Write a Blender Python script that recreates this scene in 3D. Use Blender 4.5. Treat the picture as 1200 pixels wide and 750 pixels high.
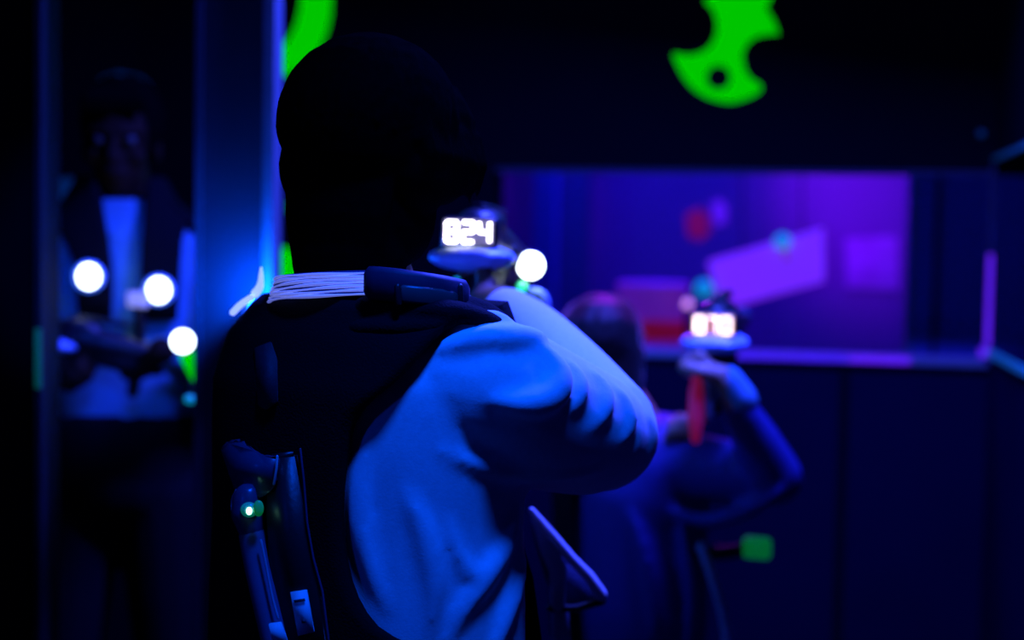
import bpy, bmesh, math, random
from mathutils import Vector, Matrix, Quaternion
random.seed(7)
for o in list(bpy.data.objects): bpy.data.objects.remove(o)
SC = bpy.context.scene; COL = SC.collection
R = math.radians

# ---------------------------------------------------------------- camera
F = 1667.0                                   # focal length in pixels of the 1200x750 frame
cd = bpy.data.cameras.new('camera'); cam = bpy.data.objects.new('camera', cd); COL.objects.link(cam)
cd.sensor_width = 36; cd.lens = 36 * F / 1200; cd.clip_start = .05
CAM = Matrix.Translation((0, 0, 1.5)) @ Matrix.Rotation(R(90 - 3.09), 4, 'X') @ Matrix.Rotation(R(1.0), 4, 'Z')
cam.matrix_world = CAM
cd.dof.use_dof = True; cd.dof.focus_distance = 1.47; cd.dof.aperture_fstop = 2.0
SC.camera = cam
SC.view_settings.view_transform = 'Standard'; SC.view_settings.look = 'None'
SC.view_settings.gamma = 1; SC.view_settings.exposure = 0; SC.view_settings.use_curve_mapping = False
CI = CAM.inverted()
def P(u, v, d): return CAM @ Vector(((u - 600) / F * d, -(v - 375) / F * d, -d))
def proj(p):
    q = CI @ Vector(p); d = -q.z
    return 600 + q.x / d * F, 375 - q.y / d * F, d

# ---------------------------------------------------------------- world and lamps
W = bpy.data.worlds.new('world'); SC.world = W; W.use_nodes = True
W.node_tree.nodes['Background'].inputs[0].default_value = (.02, .05, 1, 1)
W.node_tree.nodes['Background'].inputs[1].default_value = .0015
def lamp(name, kind, loc, color, power, size=.3, target=None, size_y=None, spot=None, blend=.5):
    l = bpy.data.lights.new(name, kind); l.color = color; l.energy = power
    if kind == 'AREA':
        l.size = size
        if size_y: l.shape = 'RECTANGLE'; l.size_y = size_y
    else: l.shadow_soft_size = size
    if kind == 'SPOT': l.spot_size = R(spot); l.spot_blend = blend
    o = bpy.data.objects.new(name, l); COL.objects.link(o); o.location = loc
    if target is not None:
        o.rotation_euler = (Vector(target) - Vector(loc)).to_track_quat('-Z', 'Y').to_euler()
    return o
BLUE = (.002, .05, 1); UV = (.035, .055, 1); PURP = (.22, .004, 1); DEEP = (.02, .003, 1)
# ceiling blacklight over the players, a blue ceiling spot behind the camera on the left, an added fill light in the corridor, two lamps in the far chamber
lamp('ceiling_blacklight', 'AREA', (.50, 2.42, 2.62), UV, 170, .6, (.2, 1.7, 1.2), .12)
lamp('ceiling_spot_rear', 'SPOT', (-1.5, -.2, 2.3), BLUE, 15, .08, P(420, 520, 1.45), None, 22, .8)
lamp('ceiling_spot_near', 'SPOT', (.12, 1.0, 2.65), (.001, .075, 1), 150, .12, (.06, 1.5, 1.3), None, 34, .6)
lamp('doorway_fill_spot', 'SPOT', (.2, -.4, 2.55), (.001, .06, 1), 230, .05, P(122, 395, 3.0), None, 8.5, .35)  # added narrow spot that brightens the doorway person's shirt
lamp('corridor_fill', 'AREA', (-.85, 2.72, 2.7), BLUE, 3, .5, (-.9, 3.0, 1.2), .1)  # added to lift the light on the doorway person
lamp('chamber_tube', 'AREA', (.55, 4.35, 2.5), DEEP, 27, .9, (.6, 4.6, 1.2), .15)
lamp('chamber_purple_lamp', 'SPOT', (1.05, 3.75, 2.35), PURP, 170, .1, (1.38, 5.1, 1.84), None, 42, 1)
lamp('chamber_purple_lamp_left', 'SPOT', (.15, 4.1, 2.5), PURP, 50, .08, (.04, 5.3, 1.72), None, 24, 1)
lamp('hair_rim_spot', 'SPOT', (.42, 3.42, 2.55), (.34, .008, 1), 170, .05, P(705, 390, 2.7), None, 13, .5)  # added spot for the purple rim on the second person's hair
lamp('chamber_rim_spot', 'SPOT', (.30, 5.15, 1.98), (.36, .01, 1), 50, .06, (.2, 2.7, 1.38), None, 26, .6)  # added unseen spot giving the players a purple rim

# ---------------------------------------------------------------- materials
MATS = {}
def mat(name, col, rough=.6, metal=0, emit=None, strength=0, var=.12, scale=30, bump=.1, sheen=0, trans=0, spec=.5, bscale=None):
    if name in MATS: return MATS[name]
    m = bpy.data.materials.new(name); m.use_nodes = True; nt = m.node_tree; b = nt.nodes['Principled BSDF']
    tc = nt.nodes.new('ShaderNodeTexCoord'); nz = nt.nodes.new('ShaderNodeTexNoise'); nz.inputs['Scale'].default_value = scale
    nz.inputs['Detail'].default_value = 4; nt.links.new(tc.outputs['Object'], nz.inputs['Vector'])
    mx = nt.nodes.new('ShaderNodeMix'); mx.data_type = 'RGBA'
    mx.inputs[6].default_value = (*[max(0, c * (1 - var)) for c in col], 1)
    mx.inputs[7].default_value = (*[min(1, c * (1 + var)) for c in col], 1)
    nt.links.new(nz.outputs['Fac'], mx.inputs[0]); nt.links.new(mx.outputs[2], b.inputs['Base Color'])
    b.inputs['Roughness'].default_value = rough; b.inputs['Metallic'].default_value = metal
    b.inputs['Specular IOR Level'].default_value = spec
    if sheen: b.inputs['Sheen Weight'].default_value = sheen; b.inputs['Sheen Roughness'].default_value = .35
    if trans: b.inputs['Transmission Weight'].default_value = trans
    if emit: b.inputs['Emission Color'].default_value = (*emit, 1); b.inputs['Emission Strength'].default_value = strength
    if bump:
        n2 = nt.nodes.new('ShaderNodeTexNoise'); n2.inputs['Scale'].default_value = bscale or scale * 3
        nt.links.new(tc.outputs['Object'], n2.inputs['Vector'])
        bp = nt.nodes.new('ShaderNodeBump'); bp.inputs['Strength'].default_value = bump; bp.inputs['Distance'].default_value = .01
        nt.links.new(n2.outputs['Fac'], bp.inputs['Height']); nt.links.new(bp.outputs['Normal'], b.inputs['Normal'])
    MATS[name] = m; return m
M_wall = mat('black_wall_paint', (.006, .006, .009), .8, spec=.0, scale=6, bump=.05)
M_lower = mat('wall_paint_lit_blue', (.006, .006, .026), .7, spec=.02, scale=6, bump=.04)  # bluer copy of the wall paint, painting in blue light low down
M_panel = mat('dark_partition_panel', (.03, .03, .042), .8, spec=.05, scale=5, bump=.04)
M_floor = mat('dark_carpet', (.02, .02, .025), .95, scale=80, bump=.3)
M_room = mat('grey_chamber_paint', (.26, .26, .32), .8, scale=4, bump=.05)
M_alu = mat('brushed_aluminium_trim', (.42, .43, .45), .45, .6, scale=20, bump=.03)
M_green = mat('fluorescent_green_paint', (.0, .4, .0), .7, emit=(.0, .55, .0), strength=1.0, var=.05, bump=.0, spec=.0)
M_greendim = mat('green_wall_paint', (.03, .3, .06), .6, emit=(.0, .16, .03), strength=.5, bump=.02)
M_teal = mat('teal_painted_light', (.03, .3, .3), .5, emit=(.0, .09, .13), strength=.4, bump=.02)  # glow paints teal light along the right wall's sill edge
M_tealdim = mat('teal_paint_and_painted_light', (.03, .2, .2), .6, emit=(.0, .02, .035), strength=.4, bump=.02)  # wall marks and bolt; also paints light on an edge and hair
M_plight = mat('purple_painted_light', (.4, .1, .6), .5, emit=(.24, .015, .8), strength=.42, bump=.02)  # glow that paints purple room light onto frame edges
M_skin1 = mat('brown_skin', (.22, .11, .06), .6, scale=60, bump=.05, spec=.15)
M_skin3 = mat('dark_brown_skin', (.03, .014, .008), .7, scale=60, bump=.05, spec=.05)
M_skin = mat('skin', (.40, .23, .13), .5, scale=60, bump=.05)
M_hair = mat('black_hair', (.002, .002, .002), .9, scale=120, var=.4, bump=.1, spec=.0)
M_hair2 = mat('dark_brown_hair', (.008, .004, .004), .55, scale=120, var=.4, bump=.1, sheen=.35, spec=.2)
M_sweat = mat('white_sweatshirt_fleece', (.78, .80, .80), .95, scale=160, bump=.07, sheen=.05, spec=.05, bscale=500)
M_rib = mat('white_ribbed_knit', (.85, .85, .88), .9, scale=200, bump=.15, spec=.1)
M_vest = mat('black_vest_fabric', (.004, .004, .006), .9, scale=140, bump=.25, spec=.08)
M_black = mat('black_plastic', (.012, .012, .015), .4, scale=60, bump=.04, spec=.35)
M_navy = mat('dark_blue_plastic', (.05, .06, .12), .3, scale=40, bump=.03)
M_blueplas = mat('pale_blue_plastic', (.30, .32, .42), .35, scale=40, bump=.03)
M_white = mat('white_plastic', (.75, .75, .8), .4, scale=40, bump=.02)
M_label = mat('white_paper_label', (.8, .82, .85), .7, scale=60, bump=.02)
M_ink = mat('dark_label_print', (.05, .05, .06), .7, bump=0)
M_trous = mat('black_denim', (.005, .005, .008), .9, scale=150, bump=.2, spec=.1)
M_jacket = mat('navy_jacket_nylon', (.03, .03, .20), .6, scale=50, bump=.1, spec=.3)
M_shirt = mat('pale_blue_cotton_shirt', (.09, .32, .44), .9, scale=90, bump=.15, spec=.1)
M_shoe = mat('dark_shoe', (.02, .02, .022), .6, bump=.1)
M_digit = mat('display_digit_glow', (.9, .9, .9), .5, emit=(1, .93, 1), strength=7, bump=0)
M_digit2 = mat('warm_display_digit_glow', (.9, .9, .9), .5, emit=(1, .80, .74), strength=3.2, bump=0)
M_screen = mat('display_glass', (.1, .1, .13), .2, emit=(.45, .40, .85), strength=.35, bump=0)
M_screen2 = mat('warm_display_glass', (.1, .1, .13), .2, emit=(.75, .30, .30), strength=.7, bump=0)
M_lampw = mat('white_lamp_glow', (.9, .9, .9), .4, emit=(.75, .9, 1), strength=7, bump=0)
M_lamprim = mat('blue_lens_ring', (.2, .3, .9), .3, emit=(.03, .14, 1), strength=.9, bump=0)
M_ledg = mat('green_led_glow', (.3, .9, .5), .4, emit=(.02, .75, .35), strength=1.3, bump=0)
M_ledgw = mat('bright_green_led_core', (.8, 1, .8), .4, emit=(.35, 1, .6), strength=7, bump=0)
M_ledgd = mat('green_lens_dim', (.1, .6, .3), .3, emit=(.0, .30, .06), strength=.8, bump=0)
M_teall = mat('teal_led_glow', (.1, .4, .5), .4, emit=(.0, .28, .5), strength=.8, bump=0)
M_red = mat('red_plastic', (.6, .05, .10), .5, emit=(.5, .004, .06), strength=.22, bump=.03)
M_pink = mat('pink_plastic_with_glow', (.75, .35, .7), .5, bump=.03, emit=(.14, .008, .5), strength=.45)  # glow painted in where no lamp brings out the pink
M_board = mat('lilac_board_with_glow', (.8, .5, .85), .6, scale=8, var=.25, bump=.03, emit=(.19, .02, .65), strength=.75)  # glow paints in the purple light falling on the board
M_lightpipe = mat('light_pipe_glow', (.6, .7, .9), .3, emit=(.35, .5, 1), strength=1.1, bump=0)
M_glass = mat('smoky_lens', (.15, .2, .25), .15, bump=0)

# ---------------------------------------------------------------- builders
def link(o, parent=None):
    COL.objects.link(o)
    if parent is not None:
        o.parent = parent
    return o
BASE = {}
def thing(name, label, cat, loc, rz=0, group=None):
    o = bpy.data.objects.new(name, None); COL.objects.link(o); o.empty_display_size = .1
    o.location = loc; o.rotation_euler = (0, 0, rz); o['label'] = label; o['category'] = cat
    if group: o['group'] = group
    BASE[o.name] = Matrix.Translation(loc) @ Matrix.Rotation(rz, 4, 'Z')
    return o
def world_of(o):
    m = Matrix.Identity(4)
    while o is not None:
        if o.name in BASE: return BASE[o.name] @ m
        o = o.parent
    return m
def fin(name, me, m, parent=None, smooth=True):
    """mesh given in world coordinates -> object under its parent"""
    if parent is not None: me.transform(world_of(parent).inverted())
    me.name = name
    me.materials.clear(); me.materials.append(m)
    if smooth: me.shade_smooth()
    o = bpy.data.objects.new(name, me); link(o, parent); return o
def tag(o, label=None, cat=None, group=None, kind=None):
    if label: o['label'] = label
    if cat: o['category'] = cat
    if group: o['group'] = group
    if kind: o['kind'] = kind
    return o
def me_from(bm):
    bmesh.ops.recalc_face_normals(bm, faces=bm.faces)
    me = bpy.data.meshes.new('m'); bm.to_mesh(me); bm.free(); return me
def add_ell(bm, c, r, rot=None, seg=16):
    m = Matrix.Translation(c) @ (rot.to_4x4() if rot is not None else Matrix.Identity(4)) @ Matrix.Diagonal((*r, 1))
    bmesh.ops.create_uvsphere(bm, u_segments=seg, v_segments=max(6, seg * 2 // 3), radius=1, matrix=m)
def frame(d):
    d = d.normalized(); a = Vector((0, 0, 1)) if abs(d.z) < .9 else Vector((1, 0, 0))
    x = d.cross(a).normalized(); return x, d.cross(x).normalized()
def add_tube(bm, pts, rad, seg=10, cap=True, flat=None):
    """swept tube with round ends; rad one value or one per point; flat=(axis, factor) squashes along an axis"""
    pts = [Vector(p) for p in pts]; n = len(pts)
    if not hasattr(rad, '__len__'): rad = [rad] * n
    rings = []; prevx = None
    def ring(p, d, r):
        nonlocal prevx
        x, y = frame(d)
        if prevx is not None:
            x = (prevx - d.normalized() * prevx.dot(d.normalized()))
            x = x.normalized() if x.length > 1e-5 else frame(d)[0]
            y = d.normalized().cross(x)
        prevx = x; vs = []
        for k in range(seg):
            a = 2 * math.pi * k / seg; off = (x * math.cos(a) + y * math.sin(a)) * r
            if flat is not None: off = off - flat[0] * off.dot(flat[0]) * (1 - flat[1])
            vs.append(bm.verts.new(p + off))
        return vs
    dirs = []
    for i in range(n):
        d = (pts[min(i + 1, n - 1)] - pts[max(i - 1, 0)]); dirs.append(d if d.length > 1e-6 else Vector((0, 0, 1)))
    if cap:
        d0 = dirs[0].normalized()
        rings.append(ring(pts[0] - d0 * rad[0] * .9, d0, rad[0] * .4)); rings.append(ring(pts[0] - d0 * rad[0] * .55, d0, rad[0] * .82))
    for p, d, r in zip(pts, dirs, rad): rings.append(ring(p, d, r))
    if cap:
        d1 = dirs[-1].normalized()
        rings.append(ring(pts[-1] + d1 * rad[-1] * .55, d1, rad[-1] * .82)); rings.append(ring(pts[-1] + d1 * rad[-1] * .9, d1, rad[-1] * .4))
    for a, b in zip(rings, rings[1:]):
        for k in range(seg): bm.faces.new((a[k], a[(k + 1) % seg], b[(k + 1) % seg], b[k]))
    bm.faces.new(rings[0][::-1]); bm.faces.new(rings[-1])
def smoothpts(pts, n=6):
    """Catmull-Rom through points of any dimension (lists)"""
    pts = [list(p) for p in pts]; out = []
    q = [pts[0]] + pts + [pts[-1]]
    for i in range(1, len(q) - 2):
        for k in range(n):
            t = k / n; o = []
            for a, b, c, d in zip(q[i - 1], q[i], q[i + 1], q[i + 2]):
                o.append(.5 * (2 * b + (c - a) * t + (2 * a - 5 * b + 4 * c - d) * t * t + (3 * b - a - 3 * c + d) * t ** 3))
            out.append(o)
    out.append(pts[-1]); return out
def tube_me(pts, rad, seg=10, flat=None):
    bm = bmesh.new(); add_tube(bm, pts, rad, seg, True, flat); return me_from(bm)
def box_me(size, mw, bev=.004, seg=2, taper=None):
    bm = bmesh.new(); bmesh.ops.create_cube(bm, size=1)
    for v in bm.verts: v.co = Vector((v.co.x * size[0], v.co.y * size[1], v.co.z * size[2]))
    if taper:
        for v in bm.verts:
            if v.co.z < 0: v.co.x *= taper; v.co.y *= taper
    if bev: bmesh.ops.bevel(bm, geom=bm.edges[:], offset=min(bev, min(size) * .45), segments=seg, affect='EDGES', profile=.5)
    bm.transform(mw); return me_from(bm)
def slab_me(poly, normal, thick, bev=0):
    """extrude a planar world polygon along -normal"""
    bm = bmesh.new(); n = Vector(normal).normalized(); vs = [bm.verts.new(p) for p in poly]; f = bm.faces.new(vs)
    r = bmesh.ops.extrude_face_region(bm, geom=[f]); ev = [g for g in r['geom'] if isinstance(g, bmesh.types.BMVert)]
    bmesh.ops.translate(bm, vec=-n * thick, verts=ev)
    if bev: bmesh.ops.bevel(bm, geom=bm.edges[:], offset=bev, segments=2, affect='EDGES')
    return me_from(bm)
def axes(x, y, z, o): return Matrix(((x.x, y.x, z.x, o.x), (x.y, y.y, z.y, o.y), (x.z, y.z, z.z, o.z), (0, 0, 0, 1)))
def organic(name, build, voxel, smooth, m, parent, factor=.5):
    bm = bmesh.new(); build(bm); bmesh.ops.recalc_face_normals(bm, faces=bm.faces)
    me = bpy.data.meshes.new('tmp'); bm.to_mesh(me); bm.free()
    o = bpy.data.objects.new('tmp', me); COL.objects.link(o)
    rm = o.modifiers.new('r', 'REMESH'); rm.mode = 'VOXEL'; rm.voxel_size = voxel
    if smooth: sm = o.modifiers.new('s', 'SMOOTH'); sm.iterations = smooth; sm.factor = factor
    dg = bpy.context.evaluated_depsgraph_get(); new = bpy.data.meshes.new_from_object(o.evaluated_get(dg), depsgraph=dg)
    bpy.data.objects.remove(o); bpy.data.meshes.remove(me)
    return fin(name, new, m, parent)

# ---------------------------------------------------------------- the place
def struct(name, me, m, parent=None, label=None):
    o = fin(name, me, m, parent, smooth=False)
    if parent is None: o['kind'] = 'structure'
    if label: o['label'] = label
    return o
def wbox(x0, x1, y0, y1, z0, z1, rot=None):
    mw = Matrix.Translation(((x0 + x1) / 2, (y0 + y1) / 2, (z0 + z1) / 2))
    return box_me((x1 - x0, y1 - y0, z1 - z0), (rot or Matrix.Identity(4)) @ mw, 0)
struct('floor', wbox(-3, 3, -2, 7, -.1, 0), M_floor)
struct('ceiling', wbox(-3, 3, -2, 7, 2.8, 2.9), M_wall)
struct('wall_left', wbox(-3.1, -3, -2, 7, 0, 2.8), M_wall)
struct('wall_rear', wbox(-3, 3, -2.1, -2, 0, 2.8), M_wall)
# back wall frame: local x along the wall, y away from the camera, turned so its right end comes nearer
BW = Matrix.Translation((0, 3.7, 0)) @ Matrix.Rotation(R(-11), 4, 'Z')
BI = BW.inverted()
def bw(u, v, y=0.0):
    """point of the back wall plane (offset y behind its face) under a picture position, as wall coordinates x, z"""
    o = BI @ CAM.translation; d = (BI.to_3x3() @ (P(u, v, 1) - CAM.translation)); t = (y - o.y) / d.y
    q = o + d * t; return q
def BWP(x, y, z): return BW @ Vector((x, y, z))
TH = .09
xl, zt = bw(582, 200).x, bw(800, 201).z
zs = bw(1000, 419).z
xr = bw(1163, 300).x
xw = -1.6                                             # left end of the back wall
wb = struct('wall_back', wbox(xw, xr + .1, 0, TH, 0, zs - .012, BW), M_lower)
struct('upper_panel', wbox(xw, xr + .1, 0, TH, zt, 2.8, BW), M_wall, wb)
struct('side_panel', wbox(xw, xl, 0, TH, zs - .012, zt, BW), M_wall, wb)
# raised panel joints on the wall below the window
for x in (bw(985, 600).x,):
    struct('joint_strip', wbox(x - .012, x + .012, -.006, .0, 0, zs - .03, BW), M_wall, wb)
# window frame: sill, head strip and jamb
xs0 = bw(600, 415).x
sill = struct('trim_1', wbox(xs0, xr - .005, -.018, TH + .02, zs - .012, zs + .004, BW), M_alu)
def light_strip(name, u0, u1, m):  # emissive strips painting the purple light on the sill edge
    a, b = bw(u0, 415).x, bw(u1, 415).x
    fin(name, wbox(a, b, -.0205, -.0185, zs - .010, zs + .004, BW), m, sill, False)
    fin(name, wbox(a, b, -.018, -.008, zs + .0045, zs + .0055, BW), m, sill, False)
M_plightdim = mat('dim_purple_painted_light', (.4, .1, .6), .5, emit=(.07, .01, .4), strength=.5, bump=.02)
light_strip('painted_light_strip', 861, 992, M_plightdim); light_strip('painted_light_strip', 994, 1066, M_plight)
struct('trim_2', wbox(xl, xr - .005, -.012, .0, zt - .006, zt + .006, BW), mat('dull_trim', (.03, .03, .05), .6))
# right wall, square to the back wall, running towards the camera
zr0 = bw(1163, 412).z; zr1 = bw(1168, 186).z
wr = struct('wall_right', wbox(xr, xr + .1, -4.6, 0, 0, zr0, BW), M_lower)
struct('upper_panel', wbox(xr, xr + .1, -4.6, 0, zr1, 2.8, BW), M_wall, wr)
struct('side_panel', wbox(xr, xr + .1, -4.6, -1.6, zr0, zr1, BW), M_wall, wr)
t3 = struct('trim_3', wbox(xr - .010, xr + .004, -1.6, -.022, zr0 - .008, zr0 + .006, BW), M_teal)
t4 = struct('trim_4', wbox(xr - .008, xr + .004, -1.6, -.002, zr1 - .006, zr1 + .004, BW), M_tealdim)  # dim glow paints teal light on the upper edge
t5 = struct('trim_5', wbox(xr - .012, xr + .000, -.014, -.002, zr0 + .012, zr1 - .014, BW), mat('dull_trim', (.12, .12, .14)))
zz = bw(1165, 298).z
fin('painted_light_strip', wbox(xr - .0125, xr + .000, -.016, -.0145, zr0 + .016, zz, BW), M_plight, t5, False)  # purple light painted on the corner edge
fin('painted_light_corner', wbox(xr - .026, xr - .002, -.030, -.0225, zr0 - .012, zr0 + .010, BW), M_plight, t3, False)  # purple light painted at the sill corner
struct('wall_alcove', wbox(xr + .9, xr + 1, -2.4, 0, 0, 2.8, BW), M_wall)
b_ = fin('wall_bolt', tube_me([BWP(bw(1150, 157).x, -.006, bw(1150, 157).z), BWP(bw(1150, 157).x, .004, bw(1150, 157).z)], .009), M_tealdim, wb)
# chamber beyond the window
struct('wall_chamber_back', wbox(-1.6, 2.6, 1.75, 1.85, 0, 2.8, BW), M_room)
struct('wall_chamber_left', wbox(-.75, -.65, TH, 1.75, 0, 2.8, BW), M_room)
struct('wall_chamber_right', wbox(2.0, 2.1, TH, 1.75, 0, 2.8, BW), M_room)
xi = bw(1071, 300, .55).x; xi2 = bw(1101, 300, .45).x
wi = struct('wall_chamber_inner', wbox(xi, 2.0, .55, .63, 0, 2.8, BW), mat('dark_grey_chamber_paint', (.14, .14, .6), .8, scale=4))
struct('trim_6', wbox(xi2 - .006, xi2 + .006, .535, .55, 0, zt + .1, BW), mat('dull_trim', (.12, .12, .14)))
jamb_z0, jamb_z1 = bw(1066, 338, .5).z, bw(1066, 204, .5).z
t7 = struct('trim_7', wbox(xi - .018, xi, .55, .63, .9, 1.95, BW), M_room)
for u, w_, y, pc in ((640, .035, .95, (.05, .5, .5)), (672, .05, 1.25, (.05, .4, .2))):
    q = bw(u, 260, y)
    p = struct('post', wbox(q.x - w_, q.x + w_, y - .04, y + .04, 0, 2.8, BW), mat('painted_post_%d' % u, pc, .7))
    p['kind'] = 'structure'; p.name = 'trim_8'

# left partition with a doorway, nearer than the back wall
YD = 2.5
def pd(u, v): return P(u, v, YD)
xa, xb = P(237, 300, YD).x, P(321, 300, YD).x
struct('wall_partition', wbox(xa, xb - .012, YD, YD + .08, 0, 2.8), M_panel)
struct('trim_9', wbox(xb - .018, xb, YD - .012, YD + .08, 0, 2.8), mat('dark_grey_corner_strip', (.11, .13, .15), .6, spec=.1))
struct('trim_10', wbox(xa - .012, xa, YD - .006, YD + .09, 0, 2.8), mat('dull_trim', (.12, .12, .14)))
xc = P(44, 375, YD).x
struct('wall_doorway', wbox(-3, xc - .01, YD, YD + .08, 0, 2.8), M_wall)
t11 = struct('trim_11', wbox(xc - .002, xc + .009, YD - .012, YD + .09, 0, 2.8), mat('grey_door_edge', (.018, .018, .024), .7, spec=.1))
struct('wall_header', wbox(xc, xa, YD, YD + .08, 2.3, 2.8), M_wall)
z0, z1 = pd(48, 455).z, pd(48, 385).z
fin('painted_light_strip', wbox(xc - .0015, xc + .0095, YD - .015, YD - .0125, z0, z1), mat('dim_green_painted_light', (.05, .3, .1), .5, emit=(.0, .05, .01), strength=.7), t11, False)  # green light on the door edge, painted as a glowing strip
struct('wall_corridor', wbox(-3, -.85, 3.9, 4.0, 0, 2.8), M_wall)

# fluorescent wall emblems, cut sheets fixed to the walls
def emblem(name, outlines, holes, to_world, nrm, m, label, cat='emblem', th=.006):
    cu = bpy.data.curves.new('c', 'CURVE'); cu.dimensions = '2D'; cu.fill_mode = 'BOTH'; cu.extrude = th / 2
    pts_all = outlines + holes; q0 = to_world(*outlines[0][0])
    x = (to_world(outlines[0][0][0] + 10, outlines[0][0][1]) - q0); n = Vector(nrm).normalized(); x = (x - n * x.dot(n)).normalized(); y = n.cross(x)
    for pl in pts_all:
        s = cu.splines.new('POLY'); s.points.add(len(pl) - 1); s.use_cyclic_u = True
        for k, (u, v) in enumerate(pl):
            d = to_world(u, v) - q0; s.points[k].co = (d.dot(x), d.dot(y), 0, 1)
    o = bpy.data.objects.new('tmpc', cu); COL.objects.link(o); dg = bpy.context.evaluated_depsgraph_get(); dg.update()
    me = bpy.data.meshes.new_from_object(o.evaluated_get(dg)); bpy.data.objects.remove(o)
    me.transform(axes(x, y, n, q0 + n * (th / 2 + .0005)))
    return tag(fin(name, me, m, None, False), label, cat)
NB = -(BW.to_3x3() @ Vector((0, 1, 0)))
def onback(u, v): q = bw(u, v); return BWP(q.x, 0, q.z)
half = [(826, 3), (833, 9), (838, 20), (840, 33), (837, 46), (829, 57), (818, 63), (805, 65), (789, 63), (793, 76), (801, 91), (813, 105), (829, 115),
        (847, 120), (862, 120), (878, 115), (889, 109), (893, 101), (886, 96), (877, 88), (872, 76), (871, 63), (876, 52), (886, 44), (899, 41), (913, 40)]
half = [(p[0], p[1]) for p in smoothpts(half, 2)]
ctr = (866, -2)
other = [(2 * ctr[0] - u, 2 * ctr[1] - v) for u, v in half]
hole = [(842 + 14 * math.cos(k * .2618), 91 + 14 * math.sin(k * .2618)) for k in range(24)]
hole2 = [(2 * ctr[0] - u, 2 * ctr[1] - v) for u, v in hole]
# right-hand arc between the two halves
arc = [(907, 24), (898, 10)]; arc2 = [(2 * ctr[0] - u, 2 * ctr[1] - v) for u, v in arc]
emblem('wall_emblem', [half + arc + other + arc2], [hole, hole2], onback, NB, M_green,
       'bright green bitten disc emblem with round hole above the purple window', 'emblem')
up = smoothpts([(352, -30), (353, 0), (349, 22), (343, 38), (335, 50), (326, 54), (321, 50), (300, 46), (290, 70), (300, 92), (322, 92), (345, 84), (372, 62), (386, 30), (389, 0), (386, -30), (370, -60)], 3)
emblem('wall_emblem', [[tuple(p) for p in up]], [], onback, NB, M_green, 'green curved hook emblem left above the near person\'s hair', 'emblem')
lo = smoothpts([(290, 215), (308, 214), (322, 226), (330, 240), (328, 250), (318, 254), (308, 262), (306, 278), (316, 290), (334, 290), (352, 300), (362, 322), (345, 345), (300, 350), (270, 320), (262, 270), (270, 230)], 3)
emblem('wall_emblem', [[tuple(p) for p in lo]], [], onback, NB, M_greendim if False else M_green, 'green notched emblem low on the wall beside the near person\'s neck', 'emblem')
NC = Vector((0, -1, 0))
def oncor(u, v):
    d = (P(u, v, 1) - CAM.translation); t = 3.9 / d.y; return CAM.translation + d * t
for pl, lb in (([(118, 92), (140, 84), (165, 90), (186, 106), (180, 114), (160, 104), (140, 100), (122, 104)], 'dim teal arc marking over the doorway person\'s head'),  # highlight on the hair, painted as an arc on the wall behind
               ([(58, 212), (84, 208), (92, 222), (88, 234), (60, 234)], 'dim teal patch marking left of the doorway person'),
               ([(184, 222), (206, 218), (214, 240), (206, 250), (186, 242)], 'dim teal patch marking right of the doorway person')):
    emblem('wall_marking', [pl], [], oncor, NC, M_tealdim, lb, 'marking')

# ---------------------------------------------------------------- things in the chamber
def cp(u, v, y): q = bw(u, v, y); return BWP(q.x, y, q.z)
def chamber_board(name, corners, y, th, m, label, cat):
    poly = [cp(u, v, y) for u, v in corners]
    return tag(fin(name, slab_me(poly, NB, th, .003), m, None, False), label, cat)
brd = thing('slanted_board', 'pale lilac slanted board hanging beyond the window', 'board', cp(900, 315, 1.2))
fin('board_face', slab_me([cp(u, v, 1.2) for u, v in ((829, 306), (965, 267), (966, 330), (846, 363))], NB, .03, .004), M_board, brd, False)
for u, v in ((917, 283), (825, 338)):
    fin('cyan_reflector', tube_me([cp(u, v, 1.19), cp(u, v, 1.21)], .026 if u > 900 else .03, 16), M_teall, brd)
fin('hanging_wire', tube_me([cp(870, 296, 1.215), cp(870, -120, 1.215)], .003), M_black, brd)
fin('hanging_wire', tube_me([cp(940, 276, 1.215), cp(940, -120, 1.215)], .003), M_black, brd)
chamber_board('wall_poster', ((990, 280), (1052, 276), (1054, 340), (992, 338)), 1.735, .01, mat('faded_poster_paper', (.6, .52, .62), .8, var=.4, scale=14), 'faded pale panel on the chamber wall right of the slanted board', 'poster')
emblem('wall_marking', [[(804, 252), (818, 244), (830, 252), (832, 272), (820, 282), (806, 276)]], [], lambda u, v: cp(u, v, 1.75), NB, M_red, 'small red spot marking on the purple chamber wall', 'marking')
emblem('wall_marking', [[(833, 238), (846, 234), (852, 246), (850, 262), (838, 264)]], [], lambda u, v: cp(u, v, 1.75), NB, M_pink, 'small pink spot marking beside the red spot', 'marking')
# pink drum with red band
dq = cp(765, 345, .75); dr = thing('pink_drum', 'pink drum with red band behind the window sill', 'drum', (dq.x, dq.y, 0))
def lathe_me(c, prof, seg=28):
    bm = bmesh.new(); rings = []
    for r, z in prof: rings.append([bm.verts.new((c.x + r * math.cos(2 * math.pi * k / seg), c.y + r * math.sin(2 * math.pi * k / seg), z)) for k in range(seg)])
    for a, b in zip(rings, rings[1:]):
        for k in range(seg): bm.faces.new((a[k], a[(k + 1) % seg], b[(k + 1) % seg], b[k]))
    bm.faces.new(rings[0][::-1]); bm.faces.new(rings[-1]); return me_from(bm)
zt_, zb_ = cp(765, 330, .75).z, cp(775, 374, .75).z
fin('drum_body', lathe_me(dq, [(.105, .0), (.105, .4), (.11, .41), (.105, .42), (.105, zt_ - .03), (.112, zt_ - .02), (.112, zt_ - .005), (.10, zt_)]), M_pink, dr)
fin('red_band', lathe_me(dq, [(.106, zb_ - .06), (.109, zb_ - .057), (.109, zb_ - .003), (.106, zb_)]), M_red, dr)
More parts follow.
